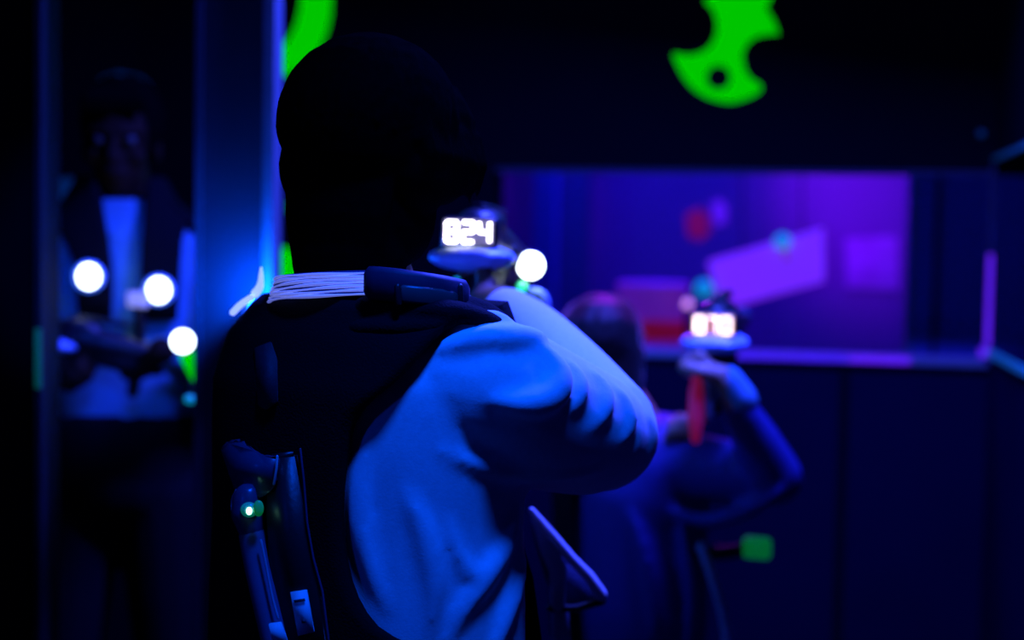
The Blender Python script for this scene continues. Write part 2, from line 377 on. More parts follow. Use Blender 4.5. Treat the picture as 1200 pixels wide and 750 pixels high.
lp = thing('indicator_lamp', 'tiny lilac lamp on a stalk beside the pink drum', 'lamp', (cp(806, 356, .6).x, cp(806, 356, .6).y, 0))
c_ = cp(806, 356, .6)
bm = bmesh.new(); add_ell(bm, c_, (.014,) * 3); fin('bulb', me_from(bm), mat('lilac_lamp_glow', (.8, .5, .8), emit=(.8, .3, 1), strength=1.2, bump=0), lp)
fin('stalk', tube_me([c_ - Vector((0, 0, .012)), Vector((c_.x, c_.y, .01))], .008), M_black, lp)

# ---------------------------------------------------------------- people: shared shapes
class Torso:
    def __init__(s, x, y, yaw, rows):
        s.c = Vector((x, y, 0)); s.rows = rows           # rows (z, lateral, fore-aft, forward shift), from the bottom up
        s.r = Vector((math.cos(yaw), -math.sin(yaw), 0)); s.f = Vector((math.sin(yaw), math.cos(yaw), 0))
    def row(s, z):
        rw = s.rows
        if z <= rw[0][0]: return rw[0][1:]
        for a, b in zip(rw, rw[1:]):
            if z <= b[0]:
                t = (z - a[0]) / (b[0] - a[0]); t = t * t * (3 - 2 * t) * .4 + t * .6
                return [a[i] + (b[i] - a[i]) * t for i in (1, 2, 3)]
        return rw[-1][1:]
    def pt(s, th, z, off=0.0):
        a, b, sh = s.row(z); st, ct = math.sin(th), math.cos(th)
        e = .82                                           # slightly boxy section
        x = math.copysign(abs(st) ** e, st) * a; y = -math.copysign(abs(ct) ** e, ct) * b
        n = Vector((st / max(a, .01), -ct / max(b, .01))); n.normalize()
        x += n.x * off; y += n.y * off + sh
        up = off * (1 - min(1, max(0, (s.rows[-1][0] - z) / .12))) 
        return s.c + s.r * x + s.f * y + Vector((0, 0, z + up))
    def nrm(s, th, z):
        e = .01
        a = s.pt(th + e, z) - s.pt(th - e, z); b = s.pt(th, z + e) - s.pt(th, z - e); return a.cross(b).normalized()
    def find(s, u, v, off=0.0):
        """surface point facing the camera under a picture position"""
        z = 1.2; best = None
        d = proj(s.c + Vector((0, 0, 1.2)))[2]; z = P(u, v, d).z
        for it in range(5):
            best = None
            for k in range(0, 360):
                th = R(k); p = s.pt(th, z, off); n = s.nrm(th, z)
                if n.dot(CAM.translation - p) <= 0: continue
                e = abs(proj(p)[0] - u)
                if best is None or e < best[0]: best = (e, th, p)
            if best is None: return None
            for st in (.5, .25, .12, .06, .03, .015):
                for sg in (-1, 1):
                    th = best[1] + R(st) * sg; p = s.pt(th, z, off); e = abs(proj(p)[0] - u)
                    if e < best[0]: best = (e, th, p)
            z = min(P(u, v, proj(best[2])[2]).z, s.rows[-1][0])
        return best[1], z, s.pt(best[1], z, off), s.nrm(best[1], z)
    def loft(s, bm, off=0.0, z0=None, z1=None, n=26, seg=36):
        z0 = s.rows[0][0] if z0 is None else z0; z1 = s.rows[-1][0] if z1 is None else z1; rings = []
        for i in range(n + 1):
            z = z0 + (z1 - z0) * i / n
            rings.append([bm.verts.new(s.pt(2 * math.pi * k / seg, z, off)) for k in range(seg)])
        for a, b in zip(rings, rings[1:]):
            for k in range(seg): bm.faces.new((a[k], a[(k + 1) % seg], b[(k + 1) % seg], b[k]))
        bm.faces.new(rings[0][::-1]); bm.faces.new(rings[-1])
    def patch(s, rows, off, th, cols=22):
        """shell over the torso: rows of (z, theta0, theta1), with thickness"""
        bm = bmesh.new(); L = []
        for o in (off + th, off):
            g = []
            for z, t0, t1 in rows: g.append([bm.verts.new(s.pt(t0 + (t1 - t0) * k / cols, z, o)) for k in range(cols + 1)])
            L.append(g)
        n = len(rows)
        for g in L:
            for i in range(n - 1):
                for k in range(cols): bm.faces.new((g[i][k], g[i][k + 1], g[i + 1][k + 1], g[i + 1][k]))
        A, B = L
        for i in range(n - 1):
            for k in (0, cols): bm.faces.new((A[i][k], A[i + 1][k], B[i + 1][k], B[i][k]))
        for i in (0, n - 1):
            for k in range(cols): bm.faces.new((A[i][k], A[i][k + 1], B[i][k + 1], B[i][k]))
        return me_from(bm)
def add_head(bm, c, f, r, sc=1.0):
    u = r.cross(f).normalized()
    if u.z < 0: u = -u
    rot = Matrix((r, f, u)).transposed()
    def p(x, y, z): return c + (r * x + f * y + u * z) * sc
    def e(x, y, z, a, b, d): add_ell(bm, p(x, y, z), (a * sc, b * sc, d * sc), rot)
    e(0, -.012, .03, .074, .094, .088); e(0, .022, -.045, .056, .066, .066); e(0, .06, -.088, .026, .022, .018)
    e(0, .04, .03, .062, .05, .06)
    for s_ in (-1, 1):
        e(s_ * .074, -.012, -.012, .009, .018, .031); e(s_ * .04, .066, -.028, .022, .018, .02)
        add_tube(bm, [p(s_ * .012, .086, .022), p(s_ * .05, .072, .024)], .009 * sc, 8)
    add_tube(bm, [p(0, .086, .012), p(0, .098, -.012), p(0, .108, -.032)], [.008 * sc, .010 * sc, .015 * sc], 8)
    add_tube(bm, [p(-.02, .082, -.062), p(0, .09, -.060), p(.02, .082, -.062)], .007 * sc, 8)
    add_tube(bm, [p(-.016, .080, -.071), p(0, .087, -.072), p(.016, .080, -.071)], .0075 * sc, 8)
    add_tube(bm, [p(0, -.012, -.03), p(0, -.015, -.11)], [.050 * sc, .050 * sc], 14)
    return p
def add_hand(bm, wrist, d, n, thumb, curl=(55, 75, 50), sc=1.0, spread=.5, tcurl=45):
    """d towards the knuckles, n out of the palm, thumb: which side the thumb leaves on"""
    d = d.normalized(); n = (n - d * n.dot(d)).normalized(); s_ = d.cross(n).normalized()
    if s_.dot(thumb) < 0: s_ = -s_
    k0 = wrist + d * .085 * sc
    for i, (off, ln) in enumerate(((.030, .92), (.010, 1.0), (-.010, .94), (-.029, .76))):
        kn = k0 + s_ * off * sc - d * (.004 * abs(i - 1)) * sc
        add_tube(bm, [wrist + s_ * off * .55 * sc, kn], [.016 * sc, .0125 * sc], 8)
        p_ = kn; a = 0; pts = [p_]
        for seg, c in zip((.043, .027, .021), curl):
            a += R(c); dd = d * math.cos(a) + n * math.sin(a) + s_ * (off * spread); p_ = p_ + dd.normalized() * seg * ln * sc; pts.append(p_)
        add_tube(bm, pts, [.0105 * sc, .0098 * sc, .009 * sc, .0078 * sc], 8)
    add_ell(bm, wrist + d * .045 * sc + n * .006 * sc, (.026 * sc,) * 3)
    t0 = wrist + d * .022 * sc + s_ * .026 * sc
    t1 = t0 + (s_ * .7 + d * .6 + n * .35).normalized() * .038 * sc
    ca = R(tcurl); t2 = t1 + (d * .75 + n * .6 - s_ * math.sin(ca) * .3).normalized() * .032 * sc; t3_ = t2 + (d * .6 + n * .7 - s_ * .5).normalized() * .025 * sc
    add_tube(bm, [t0, t1, t2, t3_], [.0165 * sc, .0125 * sc, .0108 * sc, .0085 * sc], 8)
def hair_cap(bm, p, rot, sc, size, clumps=130, length=1.0, rc=.006, seed=1, front=.35, c0=(0, -.014, .036)):
    """hair volume plus tapering clumps swept from the crown; size = semi axes"""
    rnd = random.Random(seed); c = p(*c0)
    a, b, h = [x * sc for x in size]
    add_ell(bm, c, (a, b, h), rot, 24)
    R3 = rot
    for k in range(clumps):
        az = rnd.uniform(0, 2 * math.pi); pts = []; rad = []
        end = rnd.uniform(100, 128) * length if math.cos(az) < front else rnd.uniform(60, 78)
        sw = rnd.uniform(.1, .5)
        for i in range(6):
            t = i / 5; po = R(14 + (end - 14) * t); aa = az + sw * t
            v = Vector((a * math.sin(po) * math.sin(aa), b * math.sin(po) * math.cos(aa), h * math.cos(po))) * (1.0 + rnd.uniform(.0, .025))
            if po > R(105): v = Vector((v.x, v.y, v.z * 1.25))
            pts.append(c + R3 @ v); rad.append(sc * rc * (1 - .75 * t ** 2))
        add_tube(bm, pts, rad, 6)
def shoe(name, toe, heel, m, parent, sc=1.0):
    d = (toe - heel).normalized(); s_ = Vector((d.y, -d.x, 0))
    def b(bm):
        add_tube(bm, [heel + Vector((0, 0, .045)), heel * .5 + toe * .5 + Vector((0, 0, .042)), toe + Vector((0, 0, .034))], [.043 * sc, .046 * sc, .036 * sc], 14)
        add_tube(bm, [heel + d * .03 + Vector((0, 0, .05)), heel + d * .02 + Vector((0, 0, .10))], [.042 * sc, .040 * sc], 14)
        add_tube(bm, [heel + Vector((0, 0, .012)), toe + Vector((0, 0, .012))], [.044 * sc, .043 * sc], 14, True, (Vector((0, 0, 1)), .3))
    return organic(name, b, .007, 4, m, parent)

# ---------------------------------------------------------------- laser guns
def make_gun(name, label, origin, yaw, pitch, sc, style, group='laser guns'):
    f = Vector((math.sin(yaw) * math.cos(pitch), math.cos(yaw) * math.cos(pitch), math.sin(pitch))); r = Vector((math.cos(yaw), -math.sin(yaw), 0)); u = r.cross(f)
    g = thing(name, label, 'laser gun', origin, -yaw, group)
    def p(x, y, z): return origin + (r * x + f * y + u * z) * sc
    def bx(nm, c, size, m, par, bev=.004, tap=None): return fin(nm, box_me([s_ * sc for s_ in size], axes(r, f, u, p(*c)), bev * sc, 2, tap), m, par)
    def hull(bm):
        rot = Matrix((r, f, u)).transposed()
        add_tube(bm, [p(0, .045, -.012), p(0, .13, -.016), p(0, .24, -.026), p(0, .33, -.03)], [.034 * sc, .038 * sc, .03 * sc, .022 * sc], 16)
        add_ell(bm, p(0, .07, .016), (.036 * sc, .06 * sc, .024 * sc), rot)
        add_tube(bm, [p(0, .06, -.04), p(0, .20, -.055), p(0, .27, -.06)], [.026 * sc, .028 * sc, .022 * sc], 14)
    organic('body', hull, .005, 4, M_black, g)
    bx('display_housing', (0, .010, 0), (.082, .03, .046), M_black, g, .008)
    def shell(bm):
        rot = Matrix((r, f, u)).transposed()
        add_ell(bm, p(0, .025, -.034), (.062 * sc, .058 * sc, .020 * sc), rot, 24)
        add_tube(bm, [p(-.052, .005, -.034), p(-.03, -.02, -.036), p(.0, -.026, -.037), p(.03, -.02, -.036), p(.052, .005, -.034)], .0085 * sc, 10)
    organic('rear_shell', shell, .004, 4, mat('sky_blue_plastic', (.30, .48, .85), .35, scale=40, bump=.02), g)
    d = fin('display', box_me([.072 * sc, .003 * sc, .036 * sc], axes(r, f, u, p(0, -.0055, .001)), .001 * sc, 1), M_screen2 if style.get('warm') else M_screen, g)
    dm = M_digit2 if style.get('warm') else M_digit
    SEG = {'0': 'abcdef', '1': 'bc', '2': 'abged', '3': 'abgcd', '4': 'fgbc', '7': 'abc', '8': 'abcdefg', '5': 'afgcd'}
    for i, ch in enumerate(style['digits']):
        cx = (i - 1) * .0235; w, h, t = .0075, .0135, .0042; bm = bmesh.new()
        for s_ in SEG[ch]:
            x, z, sx, sz = {'a': (0, h, w, t / 2), 'g': (0, 0, w, t / 2), 'd': (0, -h, w, t / 2), 'f': (-w, h / 2, t / 2, h / 2), 'b': (w, h / 2, t / 2, h / 2),
                            'e': (-w, -h / 2, t / 2, h / 2), 'c': (w, -h / 2, t / 2, h / 2)}[s_]
            bmesh.ops.create_cube(bm, size=1, matrix=axes(r, f, u, p(cx + x, -.0078, z + .001)) @ Matrix.Diagonal((sx * 2 * sc, .001 * sc, sz * 2 * sc, 1)))
        fin('digit', me_from(bm), dm, d, False)
    fin('barrel', tube_me([p(0, .31, -.03), p(0, .40, -.032)], [.017 * sc, .015 * sc], 16), M_black, g)
    fin('muzzle_ring', tube_me([p(0, .395, -.032), p(0, .412, -.032)], .021 * sc, 16), M_navy, g)
    gp = fin('grip', tube_me([p(0, .055, -.05), p(0, .045, -.10), p(0, .03, -.15)], [.017 * sc, .019 * sc, .021 * sc], 12), M_black, g)
    if style.get('redgrip'):
        fin('grip_strip', tube_me([p(0, .025, -.06), p(0, .018, -.10), p(0, .004, -.155)], [.007 * sc, .013 * sc, .014 * sc], 10), M_red, gp)
    bmg = [p(0, .075 + .026 * math.cos(a), -.085 + .026 * math.sin(a)) for a in [k * .5236 for k in range(0, 13)]]
    fin('trigger_guard', tube_me(bmg, .004 * sc, 8), M_black, g)
    fin('foregrip', tube_me([p(0, .22, -.07), p(0, .22, -.125)], [.017 * sc, .016 * sc], 12), M_black, g)
    fin('top_rail', box_me([.018 * sc, .14 * sc, .014 * sc], axes(r, f, u, p(0, .12, .038)), .003 * sc), M_black, g)
    for nm, pos, rad, m in style.get('lamps', []):
        bm = bmesh.new(); add_ell(bm, Vector(pos), (rad,) * 3, None, 18); o = fin(nm, me_from(bm), m, g)
    return g, p, (f, r, u)

# ================================================================ near person (seen from behind, aiming)
YAW = R(37)
base = P(441, 600, 1.58); bx0, by0 = base.x, base.y
near = thing('person', 'person in black vest and white sweatshirt seen from behind, aiming a laser gun', 'person', (bx0, by0, 0), -YAW)
rowsN = [(.93, .180, .130, 0), (1.02, .190, .138, 0), (1.10, .188, .136, 0), (1.20, .185, .132, 0), (1.28, .190, .130, 0), (1.345, .195, .122, 0),
         (1.385, .188, .108, .005), (1.415, .155, .092, .01), (1.440, .105, .078, .012), (1.462, .075, .066, .014), (1.475, .066, .060, .016)]
rowsN = [(z, a * .93, b * .93, c) for z, a, b, c in rowsN]
TN = Torso(bx0, by0, YAW, rowsN); fN, rN = TN.f, TN.r
hc = P(432, 184, 1.56)                                    # head centre
hy = R(26); hf = Vector((math.sin(hy), math.cos(hy), 0)); hr = Vector((math.cos(hy), -math.sin(hy), 0))
hf = (hf - Vector((0, 0, .08))).normalized()
SR = P(565, 460, 1.52); ER = P(704, 508, 1.66); HR = P(588, 358, 1.90)     # right shoulder, elbow, wrist
SL = P(322, 430, 1.74); EL = P(420, 600, 1.98); HL = P(600, 372, 2.08)
hipR = TN.c + rN * .095 + Vector((0, 0, .92)); hipL = TN.c - rN * .095 + Vector((0, 0, .92))
knR = hipR + fN * .03 + rN * .03 - Vector((0, 0, .44)); knL = hipL + fN * .10 - rN * .03 - Vector((0, 0, .44))
anR = Vector((knR.x, knR.y, .09)) - fN * .03; anL = Vector((knL.x, knL.y, .09)) - fN * .02
# the gun comes first: hands close on it
GO = P(550, 273, 1.98)
gun1, g1, (gf, gr, gu) = make_gun('laser_gun', 'laser gun with glowing white display in front of the near person\'s face', GO, R(13), R(-2), 1.0,
    dict(digits='824', lamps=[('side_lamp', P(622, 311, 2.10), .0205, M_lampw), ('green_led', P(612, 336, 2.10), .0085, M_ledg), ('teal_led', P(535, 329, 1.96), .006, M_teall)]))
fin('lit_hand_curve', tube_me([P(*x) for x in smoothpts([(620, 341, 2.12), (633, 346, 2.12), (638, 358, 2.12), (632, 372, 2.12)], 4)], [.006, .007, .008, .009, .010, .010, .010, .010, .010, .010, .009, .008, .006], 10), mat('sky_blue_plastic', (.3, .48, .85)), gun1)  # added curve on the gun, drawing the blue-lit hand
fin('lamp_bracket', tube_me([g1(.03, .12, -.02), P(618, 318, 2.115), P(612, 340, 2.115)], [.012, .014, .010], 10), M_black, gun1)
gripc = g1(0, .045, -.09); foreg = g1(0, .22, -.10)
def body_near(bm):
    add_head(bm, hc, hf, hr, 1.0)
    TN.loft(bm, -.03, .95, 1.44)
    add_tube(bm, [hc + Vector((0, 0, -.08)) - hf * .03, TN.c + Vector((0, 0, 1.42))], [.050, .050], 16)
    for S, E, H in ((SR, ER, HR), (SL, EL, HL)): add_tube(bm, [S, S.lerp(E, .5), E, E.lerp(H, .4), H], [.050, .045, .038, .037, .027], 14)
    for h, k, a in ((hipR, knR, anR), (hipL, knL, anL)): add_tube(bm, [h, h.lerp(k, .5), k, k.lerp(a, .35), a], [.085, .074, .056, .055, .038], 14)
    wr = gripc - gf * .075 + gr * .03 - gu * .01
    add_tube(bm, [HR, wr], [.027, .026], 12)
    add_hand(bm, wr, gf * .9 + gu * .1, -gr, gu, (62, 78, 45))
    wl = foreg - gf * .05 - gr * .045 - gu * .05
    add_tube(bm, [HL, wl], [.027, .026], 12)
    add_hand(bm, wl, gf * .5 + gr * .35 + gu * .5, gr, gu, (50, 70, 50))
organic('body', body_near, .0055, 3, M_skin1, near)
# hair
def hp(x, y, z): return hc + hr * x + hf * y + hr.cross(hf) * z
hrot = Matrix((hr, hf, hr.cross(hf))).transposed()
def hair_near(bm):
    hair_cap(bm, hp, hrot, 1.0, (.097, .104, .099), 220, .80, .0055, 3, .45, (.004, -.006, .028))
    add_ell(bm, hp(.03, .055, .035), (.068, .045, .06), hrot)             # fringe, fuller on the right
    add_ell(bm, hp(.075, .03, .0), (.028, .045, .05), hrot)
    add_ell(bm, hp(0, -.035, -.035), (.066, .052, .075), hrot)            # nape
    add_ell(bm, hp(0, -.026, -.110), (.066, .054, .062), hrot)
    add_ell(bm, hp(.072, -.005, -.012), (.030, .05, .05), hrot)
    add_ell(bm, hp(-.072, -.005, -.012), (.026, .05, .05), hrot)
    add_ell(bm, hp(.045, .0, -.06), (.035, .05, .06), hrot)
    for k in range(22):
        x = -.075 + .16 * k / 21; add_tube(bm, [hp(x * .7, .07, .08), hp(x, .092 - abs(x) * .3, .045), hp(x * 1.03, .098 - abs(x) * .4, .0 + .010 * math.sin(k * 2.1))], [.012, .011, .004], 6)
    for k in range(14): add_tube(bm, [hp(.088, -.04 + .009 * k, .03), hp(.098, -.038 + .009 * k, -.0), hp(.093, -.034 + .009 * k, -.035 - .007 * math.sin(k * 1.9))], [.011, .009, .003], 6)
    for k in range(18):
        x = -.058 + .116 * k / 17; y = -.075 + 6 * x * x; add_tube(bm, [hp(x, y, -.01), hp(x * .95, y - .002, -.07), hp(x * .9, y + .008, -.135 - .006 * math.sin(k * 1.7))], [.011, .010, .005], 6)
organic('hair', hair_near, .0035, 2, M_hair, near)

# sweatshirt with bunched sleeve: first the plain shape, then folds seated on its surface
from mathutils.bvhtree import BVHTree
def folded(name, base, folds, voxel, smooth, m, parent):
    o = organic('base', base, voxel * 1.5, smooth, m, None)
    bvh = BVHTree.FromPolygons([v.co.copy() for v in o.data.vertices], [list(p.vertices) for p in o.data.polygons])
    bpy.data.objects.remove(o)
    def build(bm):
        base(bm)
        for pts, r0, sink in folds:
            out = []; q = smoothpts([list(p) for p in pts], 5)
            for u, v in q:
                d = (P(u, v, 1) - CAM.translation).normalized(); h = bvh.ray_cast(CAM.translation, d)
                if h[0] is not None and h[3] < 3.5: out.append(h[0] + d * r0 * sink)
            if len(out) > 2: add_tube(bm, out, [r0 * (.3 + .7 * math.sin(math.pi * (i + .5) / len(out))) for i in range(len(out))], 8)
    return organic(name, build, voxel, smooth, m, parent)
def sweat(bm):
    TN.loft(bm, 0, .93, 1.45)
    cuffR = ER.lerp(HR, .93); cuffL = EL.lerp(HL, .93)
    add_tube(bm, smoothpts([P(500, 455, 1.53), P(560, 452, 1.49), P(625, 485, 1.55), P(690, 508, 1.63)], 5),
             [p[0] for p in smoothpts([[.070], [.076], [.080], [.072]], 5)], 22)
    add_ell(bm, ER, (.068, .07, .066)); add_ell(bm, P(722, 508, 1.67), (.034, .05, .05))
    add_tube(bm, smoothpts([ER, ER.lerp(HR, .35), ER.lerp(HR, .7), cuffR], 5), [p[0] for p in smoothpts([[.070], [.064], [.052], [.036]], 5)], 20)
    add_tube(bm, smoothpts([SL, SL.lerp(EL, .5), EL], 5), [p[0] for p in smoothpts([[.062], [.062], [.056]], 5)], 16)
    add_tube(bm, [EL, EL.lerp(HL, .5), cuffL], [.056, .05, .036], 16)
FOLDS = [([(535, 384), (560, 378), (585, 378), (604, 386)], .014, .0), ([(515, 412), (545, 402), (585, 397), (625, 398), (640, 404)], .017, .0),
         ([(628, 404), (645, 424), (652, 446), (640, 466), (612, 474), (580, 470)], .020, -.05),
         ([(664, 424), (676, 446), (672, 470), (656, 486)], .014, .45), ([(692, 436), (706, 458), (704, 484), (690, 502)], .014, .45), ([(718, 452), (732, 476), (734, 500), (724, 520)], .013, .45),
         ([(604, 586), (592, 630), (566, 672), (535, 720), (505, 790)], .018, .45), ([(622, 596), (612, 655), (592, 710), (565, 790)], .016, .4),
         ([(520, 600), (536, 650), (556, 676), (584, 650), (600, 615)], .012, .3), ([(440, 500), (425, 560), (430, 640), (462, 730)], .018, .4),
         ([(470, 560), (496, 620), (508, 690), (500, 760)], .016, .4), ([(500, 520), (560, 545), (640, 556), (710, 548)], .012, .4)]
folded('sweatshirt', sweat, FOLDS, .005, 8, M_sweat, near)
def hemr(bm):
    rings = []
    for i in range(5): rings.append([bm.verts.new(TN.pt(2 * math.pi * k / 40, .90 + .045 * i / 4, .004 + .004 * math.sin(i * .8))) for k in range(40)])
    for a, b in zip(rings, rings[1:]):
        for k in range(40): bm.faces.new((a[k], a[(k + 1) % 40], b[(k + 1) % 40], b[k]))
bm = bmesh.new(); hemr(bm); fin('hem_band', me_from(bm), M_rib, near)
def trousers(bm):
    add_ell(bm, TN.c + Vector((0, 0, .93)), (.17, .15, .10), Matrix.Rotation(-YAW, 3, 'Z'))
    for h, k, a in ((hipR, knR, anR), (hipL, knL, anL)): add_tube(bm, [h, h.lerp(k, .5), k, k.lerp(a, .5), a + Vector((0, 0, .0))], [.105, .09, .072, .066, .06], 16)
organic('trousers', trousers, .009, 4, M_trous, near)
for a in (anR, anL): shoe('shoe', Vector((a.x, a.y, 0)) + fN * .17, Vector((a.x, a.y, 0)) - fN * .05, M_shoe, near)

# ribbed collar: a band with raised ribs, wrapped round the neck
CC = P(430, 334, 1.575)
def collar_pt(t, h):                                      # t 0..1 all the way round from the left; h 0..1 from bottom to top edge
    a = 2 * math.pi * t; rr = .108 - .008 * h; back = max(0, math.sin(a))
    hgt = .031 - .006 * back; drop = -.024 * min(1, max(0, (t - .30) / .1)) * min(1, max(0, (.97 - t) / .1))
    return CC + Vector((-math.cos(a) * rr, -math.sin(a) * rr * .95, -.021 + .014 * back + hgt * h - .004 * math.cos(a) + drop))
bm = bmesh.new(); g = []
for i in range(5): g.append([bm.verts.new(collar_pt(k / 40, i / 4)) for k in range(41)])
for a, b in zip(g, g[1:]):
    for k in range(40): bm.faces.new((a[k], a[k + 1], b[k + 1], b[k]))
collar = fin('collar', me_from(bm), mat('navy_knit_band', (.05, .07, .22), .9, scale=200), near)
bm = bmesh.new()
for i in range(7): add_tube(bm, [collar_pt(k / 64, (i + .25 + .25 * math.sin(k * .35 + i)) / 6.9) for k in range(65)], [.0017 + .0006 * math.sin(k * .7 + i * 2) for k in range(65)], 6)
fin('collar_rib', me_from(bm), mat('white_knit_with_glow', (.85, .85, .88), .9, scale=200, bump=.1, spec=.1, emit=(.16, .2, .75), strength=.6), collar); collar['label'] = 'white collar with fine dark stripes'  # rib glow paints in the light on the collar

# vest: a shell over the back, the left side and the front, open under the right arm
edge = [(392, 530), (402, 510), (440, 472), (480, 425), (520, 409), (600, 401), (680, 411), (735, 442), (770, 500), (830, 520)]
rowsV = []
for v, u in smoothpts([list(e) for e in edge], 3):
    q = TN.find(u, v, .014)
    if q: rowsV.append((q[1], R(-175), q[0] if q[0] < math.pi else q[0] - 2 * math.pi))
rowsV = [r_ for r_ in rowsV if r_[0] < 1.42]
rowsV.sort(key=lambda r_: r_[0]); rv = [rowsV[0]]
for r_ in rowsV[1:]:
    if r_[0] - rv[-1][0] > .004: rv.append(r_)
top = rv[-1][2]
print('vest rows', [(round(a, 3), round(math.degrees(c))) for a, b, c in rv])
for z, t in ((1.415, 60), (1.425, 55)):
    if z > rv[-1][0] + .004: rv.append((z, R(-175), R(t)))
vest = fin('vest', TN.patch(rv, .010, .013, 40), M_vest, near)
front_rows = [(z, R(t), R(182)) for z, t in ((.95, 132), (1.0, 134), (1.05, 138), (1.12, 146), (1.2, 160), (1.28, 164), (1.34, 158), (1.39, 150), (1.42, 145))]
fin('vest_front', TN.patch(front_rows, .012, .016, 20), M_vest, near)
# shoulder cap over the right shoulder
def cap(bm):
    for pts, r0 in (([(440, 360, 1.475), (490, 362, 1.455), (535, 366, 1.452), (568, 374, 1.456), (598, 386, 1.468)], .026), ([(500, 352, 1.50), (545, 358, 1.49), (575, 368, 1.485), (599, 385, 1.475)], .022),
                    ([(430, 385, 1.465), (470, 384, 1.447), (505, 382, 1.442), (535, 376, 1.445)], .024)):
        q = smoothpts(pts, 5); n = len(q)
        add_tube(bm, [P(*x) for x in q], [r0 * (1 - .75 * (i / n) ** 2.2) for i in range(n)], 12, True, (Vector((0, 0, 1)), .55))
organic('shoulder_cap', cap, .004, 8, M_vest, near)
def leftcap(bm):
    q = smoothpts([(350, 384, 1.56), (325, 388, 1.60), (305, 396, 1.63), (296, 420, 1.65)], 4)
    add_tube(bm, [P(*x) for x in q], [.03 + .006 * math.sin(i) for i in range(len(q))], 12)
    q = smoothpts([(300, 400, 1.66), (295, 450, 1.68), (290, 540, 1.68), (290, 640, 1.66), (292, 760, 1.66)], 4)
    add_tube(bm, [P(*x) for x in q], [.035] * len(q), 12)
organic('left_shoulder_cap', leftcap, .006, 4, M_vest, near)
# glowing shoulder sensors beyond the left shoulder
ss = fin('shoulder_sensor', tube_me([P(*x) for x in smoothpts([(273, 366, 1.70), (282, 357, 1.70), (294, 349, 1.70)], 4)], .0042, 10), M_lightpipe, vest)
fin('shoulder_sensor', tube_me([P(*x) for x in smoothpts([(299, 344, 1.71), (305, 334, 1.71), (306, 314, 1.71)], 4)], [.0055, .0055, .005, .005, .0045, .0035, .003, .002, .0015], 10), M_lightpipe, vest)
wl = thing('wall_lamp', 'small blue lamp on the partition behind the near person\'s left shoulder', 'lamp', P(300, 380, 2.44))
wq = P(300, 382, 2.44)
fin('lamp_housing', box_me((.05, .06, .06), Matrix.Translation(wq + Vector((0, .02, 0))), .008), M_black, wl)
bm = bmesh.new(); add_ell(bm, wq + Vector((0, -.012, .022)), (.018, .012, .018)); fin('lamp_lens', me_from(bm), M_lamprim, wl)
lamp('wall_lamp_light', 'POINT', P(303, 350, 2.425), (.001, .085, 1), 12, .012)
lamp('shoulder_sensor_light', 'POINT', P(286, 345, 1.76), (.02, .10, 1), .9, .01)
# neck sensor housing on the vest collar
def swept(pts, h, th):
    """upright band swept along points, h high and th thick, slightly rounded"""
    bm = bmesh.new(); rings = []; n = len(pts)
    for i, p in enumerate(pts):
        d = (pts[min(i + 1, n - 1)] - pts[max(i - 1, 0)]); d.z = 0; d.normalize(); sd = Vector((d.y, -d.x, 0)); e = .72 if i in (0, n - 1) else 1
        prof = [(-1, -.7), (-1, .7), (-.6, 1), (.6, 1), (1, .7), (1, -.7), (.6, -1), (-.6, -1)]
        rings.append([bm.verts.new(p + sd * a * th / 2 * e + Vector((0, 0, b * h / 2 * e))) for a, b in prof])
    for a, b in zip(rings, rings[1:]):
        for k in range(8): bm.faces.new((a[k], a[(k + 1) % 8], b[(k + 1) % 8], b[k]))
    bm.faces.new(rings[0]); bm.faces.new(rings[-1][::-1]); return me_from(bm)
qn = [P(*x) for x in smoothpts([(430, 331, 1.452), (470, 335, 1.442), (510, 341, 1.452), (544, 348, 1.485)], 5)]
ns = fin('neck_sensor', swept(qn, .034, .022), mat('matte_navy_plastic', (.016, .022, .05), .55, scale=40, bump=.03, spec=.2), vest)
qw = [P(*x) for x in smoothpts([(468, 344, 1.430), (500, 347, 1.434), (536, 352, 1.462)], 5)]
fin('neck_sensor_window', swept(qw, .018, .006), mat('dark_teal_lens', (.02, .06, .06), .4, bump=0), vest)
for u, d in ((466, 1.427), (539, 1.462)): fin('window_divider', tube_me([P(u, 336, d), P(u + 1, 356, d)], .0035, 8), M_black, vest)
# battery pack and sensor strip on the back
def onv(u, v, off=.026): return TN.find(u, v, off)
def vp(u, v, off): q = onv(u, v, .022); n = (CAM.translation - q[2]).normalized(); n = Vector((n.x, n.y, 0)).normalized(); return q[2] + n * off
def plate(name, pts, off, th, m, par, bev=.002):
    bm = bmesh.new(); A = [bm.verts.new(vp(u, v, off)) for u, v in pts]; B = [bm.verts.new(vp(u, v, off - th)) for u, v in pts]; n = len(pts)
    bm.faces.new(A); bm.faces.new(B[::-1])
    for i in range(n): bm.faces.new((A[i], A[(i + 1) % n], B[(i + 1) % n], B[i]))
    if bev: bmesh.ops.bevel(bm, geom=bm.edges[:], offset=bev, segments=2, affect='EDGES')
    return fin(name, me_from(bm), m, par)
plate('battery_pack', [(314, 532), (348, 528), (354, 580), (362, 650), (378, 700), (388, 775), (330, 775), (318, 690), (312, 600)], .012, .02, M_black, vest, .004)
fin('piping', tube_me([vp(u, v, .012) for u, v in ((352, 524), (356, 560), (360, 610), (367, 650), (378, 690), (385, 745), (388, 775))], .0011, 8), M_navy, vest)
plate('sensor_bracket', [(258, 523), (268, 514), (284, 512), (296, 528), (306, 534), (328, 532), (326, 562), (314, 576), (300, 582), (278, 580), (268, 552)], .020, .012, M_navy, vest, .003)
fin('bracket_edge', tube_me([vp(u, v, .022) for u, v in ((325, 531), (324, 545), (321, 563))], .0014, 8), M_white, vest)
hq = vp(292, 598, .026)
